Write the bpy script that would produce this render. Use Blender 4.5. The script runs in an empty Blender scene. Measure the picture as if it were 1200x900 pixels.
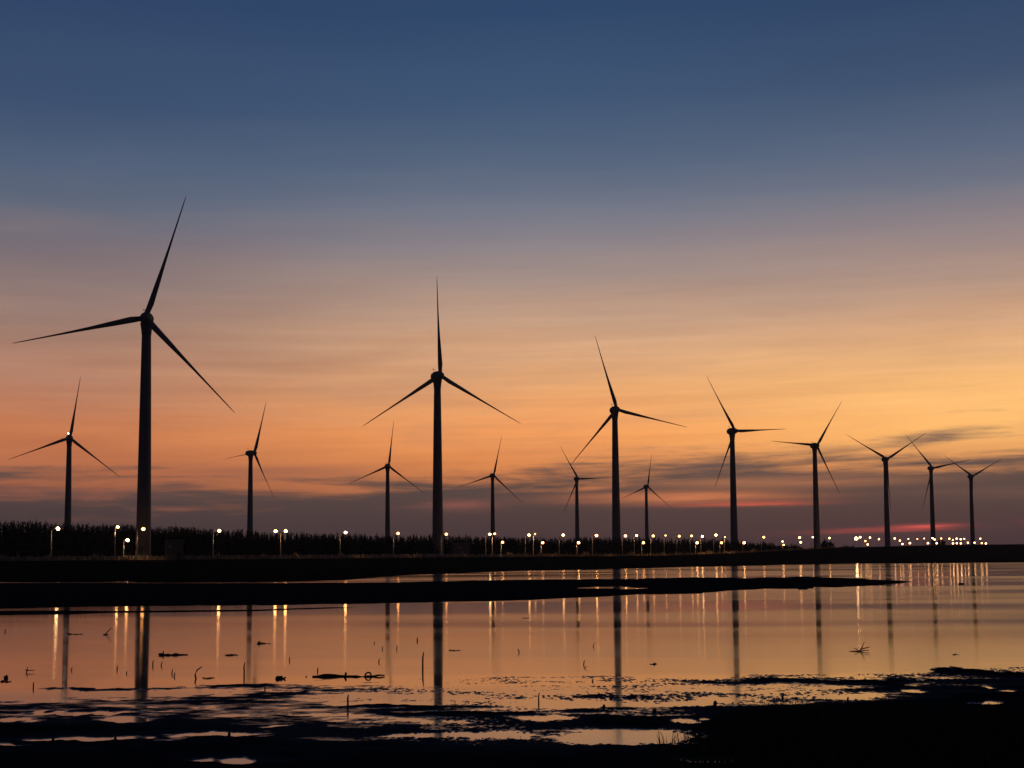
import bpy, bmesh, math, random
import numpy as np
from mathutils import Vector, Matrix, Euler

# ---------------------------------------------------------------- camera, sky, exposure
SC = bpy.context.scene
COL = SC.collection
F = 1667.0                       # focal length in photo pixels (photo 1200 x 900)
CAMZ = 4.0
PITCH = math.radians(4.8)
ROLL = math.radians(-0.40)
HC = 651.0                       # horizon row in the middle of the photo
cam_d = bpy.data.cameras.new('camera'); cam = bpy.data.objects.new('camera', cam_d)
COL.objects.link(cam); SC.camera = cam
cam_d.sensor_width = 36.0; cam_d.lens = 36.0*F/1200.0
SHIFT = (HC-450.0-F*math.tan(PITCH))/1200.0
cam_d.shift_y = SHIFT
cam_d.clip_start = 0.5; cam_d.clip_end = 30000
R3 = Matrix.Rotation(math.pi/2+PITCH, 3, 'X') @ Matrix.Rotation(ROLL, 3, 'Z')
cam.matrix_world = Matrix.Translation((0, 0, CAMZ)) @ R3.to_4x4()
RN = np.array(R3)

world = bpy.data.worlds.new('World'); SC.world = world; world.use_nodes = True
SC.view_settings.view_transform = 'Standard'; SC.view_settings.look = 'None'
SC.view_settings.exposure = 0.0; SC.view_settings.gamma = 1.0
SC.view_settings.use_curve_mapping = False
SC.cycles.use_denoising = True
SC.cycles.sample_clamp_indirect = 4.0
SC.cycles.max_bounces = 5

def lin(c):
    def f(v):
        v /= 255.0
        return v/12.92 if v <= .04045 else ((v+.055)/1.055)**2.4
    return (f(c[0]), f(c[1]), f(c[2]), 1)

class NT:
    def __init__(s, nt): s.nt = nt; s.n = nt.nodes; s.l = nt.links
    def new(s, t, **kw):
        n = s.n.new(t)
        for k, v in kw.items(): setattr(n, k, v)
        return n
    def put(s, sock, v):
        if hasattr(v, 'is_linked') or isinstance(v, bpy.types.NodeSocket): s.l.new(v, sock)
        else: sock.default_value = v
    def m(s, op, a, b=0.0, c=0.0, clamp=False):
        n = s.new('ShaderNodeMath', operation=op, use_clamp=clamp)
        s.put(n.inputs[0], a); s.put(n.inputs[1], b); s.put(n.inputs[2], c)
        return n.outputs[0]
    def sm(s, v, lo, hi, a=0.0, b=1.0):
        n = s.new('ShaderNodeMapRange', interpolation_type='SMOOTHSTEP')
        s.put(n.inputs[0], v)
        for k, q in enumerate((lo, hi, a, b)): s.put(n.inputs[k+1], q)
        return n.outputs[0]
    def mix(s, f, a, b, mode='MIX'):
        n = s.new('ShaderNodeMix', data_type='RGBA', blend_type=mode)
        s.put(n.inputs[0], f); s.put(n.inputs[6], a); s.put(n.inputs[7], b)
        return n.outputs[2]
    def ramp(s, f, stops):
        n = s.new('ShaderNodeValToRGB'); r = n.color_ramp
        while len(r.elements) < len(stops): r.elements.new(0.5)
        for i, (p, c) in enumerate(stops): r.elements[i].position = p
        for i, (p, c) in enumerate(stops): r.elements[i].color = c
        s.l.new(f, n.inputs[0]); return n.outputs[0]
    def noise(s, vec, scale, detail=4, rough=.55, dist=0.0, w=None):
        n = s.new('ShaderNodeTexNoise')
        s.l.new(vec, n.inputs['Vector'])
        n.inputs['Scale'].default_value = scale; n.inputs['Detail'].default_value = detail
        n.inputs['Roughness'].default_value = rough; n.inputs['Distortion'].default_value = dist
        return n.outputs[0]
    def comb(s, x, y, z):
        n = s.new('ShaderNodeCombineXYZ')
        s.put(n.inputs[0], x); s.put(n.inputs[1], y); s.put(n.inputs[2], z); return n.outputs[0]

def build_sky():
    t = NT(world.node_tree)
    for n in list(t.n): t.n.remove(n)
    out = t.new('ShaderNodeOutputWorld'); bg = t.new('ShaderNodeBackground')
    t.l.new(bg.outputs[0], out.inputs[0])
    tc = t.new('ShaderNodeTexCoord'); sp = t.new('ShaderNodeSeparateXYZ')
    t.l.new(tc.outputs['Generated'], sp.inputs[0])
    x, y, z = sp.outputs
    hl = t.m('SQRT', t.m('ADD', t.m('MULTIPLY', x, x), t.m('MULTIPLY', y, y)))
    el = t.m('MULTIPLY', t.m('DIVIDE', z, hl), F)            # elevation, tan * 1667
    az = t.m('MULTIPLY', t.m('ARCTAN2', x, y), F)             # azimuth from the view axis, rad * 1667
    # slow undulation of all the layers
    vlow = t.comb(t.m('MULTIPLY', x, 1.0), t.m('MULTIPLY', y, 1.0), t.m('MULTIPLY', z, 9.0))
    warp = t.m('SUBTRACT', t.noise(vlow, 2.6, 3), .5)
    sl = t.m('SUBTRACT', z, t.m('MULTIPLY', x, 0.015))
    vst = t.comb(x, y, t.m('MULTIPLY', sl, 16.0))
    st1 = t.m('SUBTRACT', t.noise(vst, 5.0, 6, .62, .25), .5)
    vst2 = t.comb(x, y, t.m('MULTIPLY', sl, 34.0))
    st2 = t.m('SUBTRACT', t.noise(vst2, 4.2, 5, .6, .15), .5)
    e2 = t.m('ADD', el, t.m('ADD', t.m('MULTIPLY', warp, 60.0), t.m('MULTIPLY', st1, 16.0)))
    f = t.m('DIVIDE', e2, 1000.0, clamp=True)
    P = lambda yy: max(0.0, (HC-yy)/1000.0)
    L = lambda rows: [(P(yy), lin(c)) for yy, c in rows]
    left = t.ramp(f, L([(660, (92, 62, 62)), (600, (128, 78, 66)), (550, (176, 102, 70)), (510, (196, 118, 77)),
        (460, (176, 118, 92)), (410, (156, 118, 102)), (350, (134, 112, 108)), (300, (112, 103, 112)), (250, (90, 97, 114)),
        (200, (73, 89, 114)), (120, (53, 73, 104)), (0, (39, 61, 96)), (-340, (22, 38, 70))]))
    mid = t.ramp(f, L([(660, (110, 70, 64)), (600, (160, 96, 72)), (555, (210, 126, 74)), (510, (237, 151, 86)),
        (460, (222, 159, 107)), (400, (200, 155, 122)), (340, (162, 138, 127)), (290, (136, 126, 130)), (240, (108, 112, 128)),
        (190, (81, 96, 119)), (110, (56, 79, 110)), (0, (39, 65, 100)), (-340, (22, 38, 68))]))
    right = t.ramp(f, L([(660, (120, 72, 68)), (600, (170, 100, 76)), (555, (222, 148, 88)), (510, (252, 186, 108)),
        (450, (244, 184, 116)), (400, (212, 162, 121)), (345, (172, 140, 123)), (290, (140, 124, 126)), (240, (106, 109, 123)),
        (190, (84, 96, 119)), (110, (55, 74, 103)), (0, (39, 61, 94)), (-340, (22, 38, 70))]))
    c = t.mix(t.sm(az, -560, 60), left, mid)
    c = t.mix(t.sm(az, 0, 620), c, right)
    # beyond the glow the dusk falls off towards the east
    absaz = t.m('ABSOLUTE', t.m('SUBTRACT', az, 500.0))
    east = t.ramp(f, L([(660, (24, 22, 28)), (500, (28, 28, 36)), (300, (26, 29, 42)), (0, (22, 28, 46)), (-340, (20, 28, 50))]))
    c = t.mix(t.sm(absaz, 1000, 2600), c, east)
    # faint long streaks high in the glow
    band = t.m('MULTIPLY', t.sm(el, 60, 150), t.m('SUBTRACT', 1.0, t.sm(el, 200, 420, 0, .86)))
    st0 = t.m('SUBTRACT', t.noise(t.comb(x, y, t.m('MULTIPLY', sl, 8.0)), 4.6, 5, .55, .35), .5)
    k = t.m('ADD', 1.0, t.m('MULTIPLY', t.m('MULTIPLY', t.m('ADD', t.m('MULTIPLY', st0, .75), t.m('ADD', t.m('MULTIPLY', st1, .55), t.m('MULTIPLY', st2, .45))), band), .72))
    veil = t.m('MULTIPLY', t.m('MULTIPLY', t.sm(st0, .02, .26), t.sm(el, 60, 140)), t.m('SUBTRACT', 1.0, t.sm(el, 330, 520)))
    c = t.mix(t.m('MULTIPLY', veil, .36), c, t.ramp(f, [(.1, lin((150, 100, 84))), (.3, lin((148, 118, 108))), (.45, lin((112, 104, 114)))]))
    c = t.mix(1.0, c, t.comb(t.m('POWER', k, .8), k, t.m('POWER', k, .9)), 'MULTIPLY')
    # low mauve cloud bank
    top = t.m('ADD', 74.0, t.m('MULTIPLY', t.sm(az, -250, 480), 36.0))
    vlp = t.comb(x, y, t.m('MULTIPLY', sl, 6.5))
    lump = t.m('SUBTRACT', t.noise(vlp, 9.0, 7, .6, .5), .5)
    nn = t.m('ADD', t.m('MULTIPLY', st1, 4.2), t.m('ADD', t.m('MULTIPLY', st2, 1.2), t.m('MULTIPLY', lump, 2.6)))
    d = t.m('ADD', t.m('DIVIDE', t.m('SUBTRACT', top, el), 34.0), nn)
    m = t.sm(d, -0.8, 0.55)
    m = t.m('MULTIPLY', m, .97)
    bankc = t.ramp(t.m('DIVIDE', el, 140.0, clamp=True), [(0, lin((60, 49, 54))), (.25, lin((63, 54, 58))), (.6, lin((69, 61, 64))), (1, lin((98, 80, 78)))])
    c = t.mix(m, c, bankc)
    # red slits where the last light comes through
    def slit(c, ax, ay, w, h, col, s, slope=0.0, cut=None):
        dx = t.m('DIVIDE', t.m('SUBTRACT', az, ax-600), w)
        yy = t.m('ADD', t.m('SUBTRACT', el, HC-ay-(ax-600)*0.007), t.m('MULTIPLY', st1, 14.0))
        yy = t.m('SUBTRACT', yy, t.m('MULTIPLY', t.m('SUBTRACT', az, ax-600), slope))
        dy = t.m('DIVIDE', yy, h)
        g = t.m('EXPONENT', t.m('MULTIPLY', t.m('ADD', t.m('MULTIPLY', dx, dx), t.m('MULTIPLY', dy, dy)), -1.0))
        g = t.m('MULTIPLY', g, s)
        g = t.m('MULTIPLY', g, t.sm(st2, -.16, .10, .45, 1.0))
        return t.mix(g, c, lin(col))
    c = slit(c, 800, 583, 120, 7.0, (226, 132, 84), .9)
    c = slit(c, 868, 591.5, 70, 2.5, (228, 98, 74), .9)
    c = slit(c, 900, 566, 150, 6.5, (196, 124, 84), .6)
    c = slit(c, 1150, 580, 90, 6, (126, 90, 80), .5)
    c = slit(c, 1020, 622, 70, 2.8, (170, 74, 68), .8, .02)
    c = slit(c, 1072, 619.5, 30, 2.8, (244, 96, 86), 1.0, .03)
    c = slit(c, 1206, 614, 22, 4.0, (216, 64, 78), .95, .03)
    c = slit(c, 540, 592, 40, 7, (140, 84, 76), .7)
    c = slit(c, 330, 556, 120, 8, (118, 80, 74), .5)
    c = slit(c, 120, 583, 150, 6, (112, 76, 72), .45)
    # a trace of the physical dusk sky keeps the high sky's blue
    sky = t.new('ShaderNodeTexSky', sky_type='NISHITA'); sky.sun_disc = False
    sky.sun_elevation = math.radians(-2.0); sky.sun_rotation = math.radians(14)
    c = t.mix(.03, c, sky.outputs[0], 'ADD')
    # below the horizon: dark water haze
    c = t.mix(t.sm(el, -6, 0), lin((30, 24, 28)), c)
    t.l.new(c, bg.inputs[0]); bg.inputs[1].default_value = 1.10
build_sky()

# ---------------------------------------------------------------- projection helpers
def ray(px, py):
    """direction (arrays allowed) of photo pixel px, py"""
    px = np.asarray(px, float); py = np.asarray(py, float)
    cx = (px-600.0)/F; cy = -(py-450.0)/F + SHIFT*1200.0/F
    v = np.stack([cx, cy, -np.ones_like(cx)], -1) @ RN.T
    return v
def ground(px, py, z=0.0):
    v = ray(px, py); k = (z-CAMZ)/v[..., 2]
    return v[..., 0]*k, v[..., 1]*k
def at_depth(px, py, Y):
    v = ray(px, py); k = Y/v[..., 1]
    return Vector((float(v[..., 0]*k), float(Y), float(CAMZ+v[..., 2]*k)))
def pixel(x, y, z):
    p = np.stack([x, y, z-CAMZ+np.zeros_like(x)], -1) @ RN
    return 600.0+F*p[..., 0]/(-p[..., 2]), 450.0-F*(p[..., 1]/(-p[..., 2]))+SHIFT*1200.0

# ---------------------------------------------------------------- materials
def mat(name, col, rough=.8, spec=.3, metal=0.0, nscale=None, namp=.35, emit=None, es=0.0, bump=0.0):
    m = bpy.data.materials.new(name); m.use_nodes = True
    t = NT(m.node_tree); b = t.n['Principled BSDF']
    b.inputs['Roughness'].default_value = rough; b.inputs['Specular IOR Level'].default_value = spec
    b.inputs['Metallic'].default_value = metal
    c = (*col, 1)
    b.inputs['Base Color'].default_value = c
    if nscale:
        tc = t.new('ShaderNodeTexCoord')
        n = t.noise(tc.outputs['Object'], nscale, 5)
        lo = tuple(v*(1-namp) for v in col)+(1,); hi = tuple(min(1, v*(1+namp)) for v in col)+(1,)
        t.l.new(t.ramp(n, [(.3, lo), (.7, hi)]), b.inputs['Base Color'])
        if bump:
            bp = t.new('ShaderNodeBump'); bp.inputs['Strength'].default_value = bump; bp.inputs['Distance'].default_value = .05
            t.l.new(n, bp.inputs['Height']); t.l.new(bp.outputs[0], b.inputs['Normal'])
    if emit:
        b.inputs['Emission Color'].default_value = (*emit, 1); b.inputs['Emission Strength'].default_value = es
    return m
M = {}
M['tower'] = mat('tower_paint', (.17, .17, .165), .6, .15, nscale=.35, namp=.06)
M['blade'] = mat('blade_paint', (.17, .17, .165), .6, .15, nscale=.5, namp=.06)
M['nacelle'] = mat('nacelle_paint', (.17, .17, .165), .6, .15, nscale=.8, namp=.08)
M['steel'] = mat('galvanised_steel', (.30, .30, .29), .5, .4, nscale=3, namp=.2)
M['lamp_house'] = mat('lamp_housing', (.18, .18, .18), .5, .4, nscale=5, namp=.2)
M['lamp'] = mat('lamp_glow', (.8, .6, .4), .5, emit=(1.0, .42, .12), es=26.0)
M['lamp_dim'] = mat('old_lamp_glow', (.8, .6, .4), .5, emit=(1.0, .36, .09), es=14.0)
M['lamp_white'] = mat('new_lamp_glow', (.8, .7, .5), .5, emit=(1.0, .52, .20), es=34.0)
M['lamp_big'] = mat('floodlight_glow', (.8, .7, .5), .5, emit=(1.0, .56, .26), es=42.0)
M['lamp_small'] = mat('far_lamp_glow', (.8, .6, .4), .5, emit=(1.0, .46, .16), es=13.0)
M['beacon'] = mat('beacon_glow', (.8, .8, .8), .5, emit=(1.0, .86, .75), es=8.0)
M['bark'] = mat('driftwood', (.06, .045, .035), .85, .2, nscale=6, namp=.4, bump=.4)
M['reed'] = mat('reed_stem', (.05, .045, .03), .8, .2, nscale=12, namp=.4)
M['foliage'] = mat('conifer_foliage', (.022, .030, .015), .9, .1, nscale=.4, namp=.45)
M['grass'] = mat('marsh_grass', (.04, .045, .02), .8, .15, nscale=2, namp=.4)
M['verge'] = mat('dry_verge', (.36, .27, .14), .9, .1, nscale=.7, namp=.5)
M['concrete'] = mat('concrete', (.13, .135, .105), .85, .2, nscale=1.2, namp=.25)
M['post'] = mat('white_post', (.6, .6, .56), .8, .2, nscale=3, namp=.2)
M['roof'] = mat('roof_sheet', (.16, .16, .16), .7, .2, nscale=2, namp=.2)
M['door'] = mat('green_door', (.05, .09, .07), .6, .3, nscale=2, namp=.2)

def mud_material():
    m = bpy.data.materials.new('wet_mud'); m.use_nodes = True
    t = NT(m.node_tree); b = t.n['Principled BSDF']
    tc = t.new('ShaderNodeTexCoord'); mp = t.new('ShaderNodeMapping')
    mp.inputs['Scale'].default_value = (.35, 1.0, 1.0); t.l.new(tc.outputs['Object'], mp.inputs[0])
    n = t.noise(mp.outputs[0], 1.2, 8, .65)
    n2 = t.noise(tc.outputs['Object'], 14, 4, .6)
    dark = t.ramp(n, [(.3, (.008, .010, .012, 1)), (.7, (.024, .026, .028, 1))])
    geo = t.new('ShaderNodeNewGeometry'); sp = t.new('ShaderNodeSeparateXYZ'); t.l.new(geo.outputs['Position'], sp.inputs[0])
    silt_sheen = t.m('MULTIPLY', t.sm(sp.outputs[2], .06, .0), t.sm(sp.outputs[1], 90, 60))  # pale silt near the waterline, with the sky's blue sheen put into its colour
    t.l.new(t.mix(silt_sheen, dark, (.055, .066, .074, 1)), b.inputs['Base Color'])
    t.l.new(t.sm(n, .35, .6, .62, .9), b.inputs['Roughness'])
    b.inputs['Specular IOR Level'].default_value = 0.0
    bp = t.new('ShaderNodeBump'); bp.inputs['Strength'].default_value = .5; bp.inputs['Distance'].default_value = .02
    t.l.new(n2, bp.inputs['Height']); t.l.new(bp.outputs[0], b.inputs['Normal'])
    # a broken film of water lies on the mud that is barely above the pools
    gl = t.new('ShaderNodeBsdfPrincipled'); gl.inputs['Base Color'].default_value = (.02, .02, .02, 1); gl.inputs['Roughness'].default_value = .22
    gl.inputs['IOR'].default_value = 2.0
    mp3 = t.new('ShaderNodeMapping'); mp3.inputs['Scale'].default_value = (1.0, 1.6, 1.0); t.l.new(tc.outputs['Object'], mp3.inputs[0])
    n3 = t.noise(mp3.outputs[0], 2.2, 8, .72)
    film = t.m('SUBTRACT', t.sm(sp.outputs[2], .026, .0, 0.0, 1.05), t.m('MULTIPLY', n3, 1.3))
    film = t.m('MULTIPLY', t.sm(film, -.15, .75), t.sm(sp.outputs[1], 90, 60))
    ms = t.new('ShaderNodeMixShader'); t.l.new(film, ms.inputs[0]); t.l.new(b.outputs[0], ms.inputs[1]); t.l.new(gl.outputs[0], ms.inputs[2])
    t.l.new(ms.outputs[0], t.n['Material Output'].inputs[0])
    return m
M['mud'] = mud_material()
def soil_material():
    m = bpy.data.materials.new('embankment_soil'); m.use_nodes = True
    t = NT(m.node_tree); b = t.n['Principled BSDF']
    tc = t.new('ShaderNodeTexCoord'); n = t.noise(tc.outputs['Object'], .25, 8, .65)
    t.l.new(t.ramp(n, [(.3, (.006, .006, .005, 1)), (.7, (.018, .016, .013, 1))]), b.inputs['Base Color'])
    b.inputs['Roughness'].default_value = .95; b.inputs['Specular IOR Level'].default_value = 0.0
    return m
M['soil'] = soil_material()
def water_material():
    m = bpy.data.materials.new('still_tidal_water'); m.use_nodes = True
    t = NT(m.node_tree); b = t.n['Principled BSDF']
    b.inputs['Base Color'].default_value = (.008, .007, .006, 1)
    b.inputs['IOR'].default_value = 2.8
    b.inputs['Anisotropic'].default_value = .85
    t.l.new(t.comb(0.0, 1.0, 0.0), b.inputs['Tangent'])
    tc = t.new('ShaderNodeTexCoord'); mp = t.new('ShaderNodeMapping')
    mp.inputs['Scale'].default_value = (.012, .05, 1.0); t.l.new(tc.outputs['Object'], mp.inputs[0])
    n = t.noise(mp.outputs[0], 1.0, 4, .5, .4)
    t.l.new(t.sm(n, .38, .62, .045, .105), b.inputs['Roughness'])
    # long low swell only tilts the mirror a hair
    mp2 = t.new('ShaderNodeMapping'); mp2.inputs['Scale'].default_value = (.12, .5, 1.0); t.l.new(tc.outputs['Object'], mp2.inputs[0])
    bp = t.new('ShaderNodeBump'); bp.inputs['Strength'].default_value = .03; bp.inputs['Distance'].default_value = .02
    t.l.new(t.noise(mp2.outputs[0], 1.0, 3, .5), bp.inputs['Height']); t.l.new(bp.outputs[0], b.inputs['Normal'])
    return m
M['water'] = water_material()

# ---------------------------------------------------------------- mesh helpers
def mesh_obj(name, verts, faces, m, parent=None, smooth=False):
    me = bpy.data.meshes.new(name); me.from_pydata(verts, [], faces); me.update()
    if smooth: me.polygons.foreach_set('use_smooth', [True]*len(me.polygons))
    me.materials.append(m)
    o = bpy.data.objects.new(name, me); COL.objects.link(o)
    if parent: o.parent = parent
    return o
def np_mesh(name, V, Q, m, smooth=True):
    """V (n,3), Q (k,4) arrays -> object"""
    me = bpy.data.meshes.new(name)
    me.vertices.add(len(V)); me.vertices.foreach_set('co', V.astype(np.float32).ravel())
    me.loops.add(Q.size); me.loops.foreach_set('vertex_index', Q.astype(np.int32).ravel())
    me.polygons.add(len(Q)); me.polygons.foreach_set('loop_start', np.arange(0, Q.size, Q.shape[1], dtype=np.int32))
    me.polygons.foreach_set('loop_total', np.full(len(Q), Q.shape[1], dtype=np.int32))
    if smooth: me.polygons.foreach_set('use_smooth', np.ones(len(Q), dtype=bool))
    me.update(calc_edges=True); me.validate(); me.materials.append(m)
    o = bpy.data.objects.new(name, me); COL.objects.link(o); return o
def grid_quads(nr, nc):
    i = np.arange(nr-1)[:, None]*nc + np.arange(nc-1)[None, :]
    return np.stack([i, i+1, i+nc+1, i+nc], -1).reshape(-1, 4)
class MB:
    def __init__(s): s.v = []; s.f = []
    def ring(s, c, r, ax, n, sq=1.0, ref=None):
        ax = Vector(ax).normalized()
        u = ax.cross(ref or (Vector((0, 0, 1)) if abs(ax.z) < .9 else Vector((1, 0, 0)))).normalized(); w = ax.cross(u)
        b = len(s.v)
        for k in range(n):
            a = 2*math.pi*k/n
            s.v.append(tuple(Vector(c)+u*(r*math.cos(a))+w*(r*sq*math.sin(a))))
        return b
    def tube(s, pts, rad, n=6, sq=1.0, caps=True):
        pts = [Vector(p) for p in pts]; rs = []
        for k, p in enumerate(pts):
            a = pts[min(k+1, len(pts)-1)]-pts[max(k-1, 0)]
            rs.append(s.ring(p, rad[k] if hasattr(rad, '__len__') else rad, a, n, sq))
        for k in range(len(rs)-1):
            for j in range(n):
                s.f.append((rs[k]+j, rs[k]+(j+1) % n, rs[k+1]+(j+1) % n, rs[k+1]+j))
        if caps:
            s.f.append(tuple(rs[0]+j for j in range(n))[::-1]); s.f.append(tuple(rs[-1]+j for j in range(n)))
        return s
    def box(s, c, d, rz=0.0):
        c = Vector(c); R = Matrix.Rotation(rz, 3, 'Z'); b = len(s.v)
        for i in (-1, 1):
            for j in (-1, 1):
                for k in (-1, 1): s.v.append(tuple(c+R@Vector((i*d[0]/2, j*d[1]/2, k*d[2]/2))))
        for q in ((0, 1, 3, 2), (4, 6, 7, 5), (0, 4, 5, 1), (2, 3, 7, 6), (0, 2, 6, 4), (1, 5, 7, 3)):
            s.f.append(tuple(b+i for i in q))
        return s
    def ball(s, c, r, n=10, m=6, sc=(1, 1, 1)):
        c = Vector(c); b = len(s.v); s.v.append((c.x, c.y, c.z-r*sc[2]))
        for i in range(1, m):
            th = math.pi*i/m
            for j in range(n):
                a = 2*math.pi*j/n
                s.v.append((c.x+r*sc[0]*math.sin(th)*math.cos(a), c.y+r*sc[1]*math.sin(th)*math.sin(a), c.z-r*sc[2]*math.cos(th)))
        s.v.append((c.x, c.y, c.z+r*sc[2])); e = len(s.v)-1
        for j in range(n):
            s.f.append((b, b+1+(j+1) % n, b+1+j)); s.f.append((e, e-n+j, e-n+(j+1) % n))
        for i in range(m-2):
            for j in range(n):
                p = b+1+i*n
                s.f.append((p+j, p+(j+1) % n, p+n+(j+1) % n, p+n+j))
        return s
    def build(s, name, m, parent=None, smooth=True): return mesh_obj(name, s.v, s.f, m, parent, smooth)
def tag(o, label=None, cat=None, group=None, kind=None):
    if label: o['label'] = label
    if cat: o['category'] = cat
    if group: o['group'] = group
    if kind: o['kind'] = kind
    return o
def empty(name, loc, rz=0.0):
    o = bpy.data.objects.new(name, None); COL.objects.link(o); o.location = loc; o.rotation_euler = (0, 0, rz)
    o.empty_display_size = .5; return o

# vectorised value noise
def _h(ix, iy, seed):
    v = np.sin(ix*127.1+iy*311.7+seed*74.7)*43758.5453
    return v-np.floor(v)
def vnoise(x, y, seed=0):
    ix = np.floor(x); iy = np.floor(y); fx = x-ix; fy = y-iy
    fx = fx*fx*(3-2*fx); fy = fy*fy*(3-2*fy)
    a = _h(ix, iy, seed); b = _h(ix+1, iy, seed); c = _h(ix, iy+1, seed); d = _h(ix+1, iy+1, seed)
    return (a*(1-fx)+b*fx)*(1-fy)+(c*(1-fx)+d*fx)*fy
def fbm(x, y, seed=0, oct=4, gain=.55):
    s = 0; a = 1; t = 0
    for k in range(oct):
        s = s+a*vnoise(x*2.03**k+k*17.3, y*2.03**k+k*9.1, seed+k); t += a; a *= gain
    return (s/t)*2-1

# ---------------------------------------------------------------- the setting: water, mudflat, land
# one calm sheet of tidal water out to the sea horizon
wv = [(-3700, -150, 0), (3700, -150, 0), (3700, 4000, 0), (-3700, 4000, 0)]
w_ = mesh_obj('water', wv, [(0, 1, 2, 3)], M['water']); tag(w_, 'calm tidal water mirroring the orange sunset sky', None, None, 'structure')

def inside(px, py, poly):
    """signed distance in pixels-ish (vertical) between an upper and a lower outline given as (x, ytop, ybottom)"""
    xs = [p[0] for p in poly]
    t = np.interp(px, xs, [p[1] for p in poly]); b = np.interp(px, xs, [p[2] for p in poly])
    return np.minimum(py-t, b-py)

TX = [-300, 0, 150, 300, 450, 600, 750, 900, 1050, 1200, 1500]
TY = [770, 785, 795, 805, 815, 825, 835, 845, 855, 865, 875, 890, 910]
TB = np.array([
 [-2.0,-2.0,-2.0,-2.0,-2.0,-2.0,-2.0,-2.0,-2.0,-1.2,-1],
 [-2.0,-2.0,-2.0,-2.0,-1.6,-1.5,-1.4,-1.2,-0.8, 0.0, 0],
 [-2.0,-2.0,-1.6,-1.2,-0.7,-0.5,-0.4,-0.15,0.4,1.2,1.5],
 [-1.6,-1.5,-1.1, 0.0, 0.2,-0.2,-0.05,-0.1,0.5,1.5,1.5],
 [-1.6,-1.7,-0.5, 0.5, 0.0,-0.4,-0.2,-0.1, 0.9,2.0,2.0],
 [-0.5, 0.1, 0.6, 0.6, 0.1,-0.3,-0.3, 0.7, 1.8,2.0,2.0],
 [ 1.0, 1.0, 0.9, 0.7, 0.7, 0.3, 0.1, 1.8, 2.0,2.0,2.0],
 [ 1.2, 1.1, 1.1, 1.0, 0.9, 0.5, 0.7, 2.0, 2.0,2.0,2.0],
 [ 1.4, 1.5, 1.3, 1.3, 0.9, 0.4, 0.9, 2.0, 2.0,2.0,2.0],
 [ 1.3, 1.4, 1.4, 1.4, 1.0, 0.5, 0.5, 2.0, 2.0,2.0,2.0],
 [ 1.4, 1.4, 1.3, 1.5, 1.3, 1.0, 1.4, 2.0, 2.0,2.0,2.0],
 [ 1.6, 1.6, 1.4, 1.3, 1.6, 1.6, 1.5, 1.8, 2.0,2.0,2.0],
 [ 2.0, 2.0, 2.0, 2.0, 2.0, 2.0, 2.0, 2.0, 2.0,2.0,2.0]])
# (x, y, half width, half height, strength) puddles < 0, mud > 0
BLOBS = [(742,865,74,7.5,-3.4),(660,824,52,5.5,-1.6),(110,866,72,2.6,-3),(245,861,58,2.8,-2.8),(490,863,30,2.2,-2.4),(565,861,40,4,-1.8),
 (90,836,62,1.8,-2.2),(145,843,28,3,-2.4),(245,891,15,2,-3),(284,891,13,3.4,-3),(1160,826,11,3,-5),(1143,826,6,2,-4.5),(1190,829,6,2,-4.5),
 (1072,808,15,2.5,-3.4),(1153,805,6,1.8,-4),(1172,808,8,2,-4),(800,844,16,3.2,-3),(824,841,6,2,-4),(835,893,44,3,-3.4),(20,844,28,2,-2),
 (15,872,20,1.5,-2.8),(1000,817,34,3.2,-2.6),(730,847,54,8,1.1),(130,807,110,1.2,2.1),(265,804,60,1.6,1.6),(1108,785,20,2,3),(1145,787.5,34,2.4,3),
 (1188,791,36,3,3),(1030,800,46,4.5,1.6),(470,828,110,2.2,1.4),(560,838,130,2.4,1.3),(700,817,44,2.6,1.4),(690,834,30,2.4,1.1),(860,800,70,2.6,1.0),
 (450,816,90,4,-.9),(240,814,60,2.4,-1.2),(380,838,40,2,-1.4),(330,852,20,1.6,-2.2),(830,822,50,3,-1.3),(650,842,44,3,-1.5),(480,846,60,1.8,-1.0),
 (930,798,60,2,.7),(20,800,60,6,-.8),(980,806,40,2.4,-.8)]
# outlines of the flat banks farther out (x, upper edge, lower edge)
BANK1 = [(-700,683.4,722),(-100,683.4,715.5),(0,683.4,713),(120,683.4,711),(300,683.2,709.3),(380,683.4,708),(470,682.5,706.5),(600,679.5,703.6),(700,678.4,699.5),
 (760,678.0,696.5),(830,677.5,694.5),(900,677.0,690.2),(945,676.8,689.4),(1000,678.2,687.0),(1060,681.2,683.2),(1075,682.5,682.6)]
THIN = [(-700,718,732),(0,715.8,721.0),(80,715.6,720.2),(130,716,718.4),(300,714.2,716.2),(390,711.6,713.2),(420,712,712)]
SLITS = [(700,688.6,60,1.5),(560,686.5,0,0),(735,690,20,1.8)]
NEARSH = [(1080,655,655),(1100,656.6,657.4),(1200,656.0,657.0),(1500,654,656)]

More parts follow.
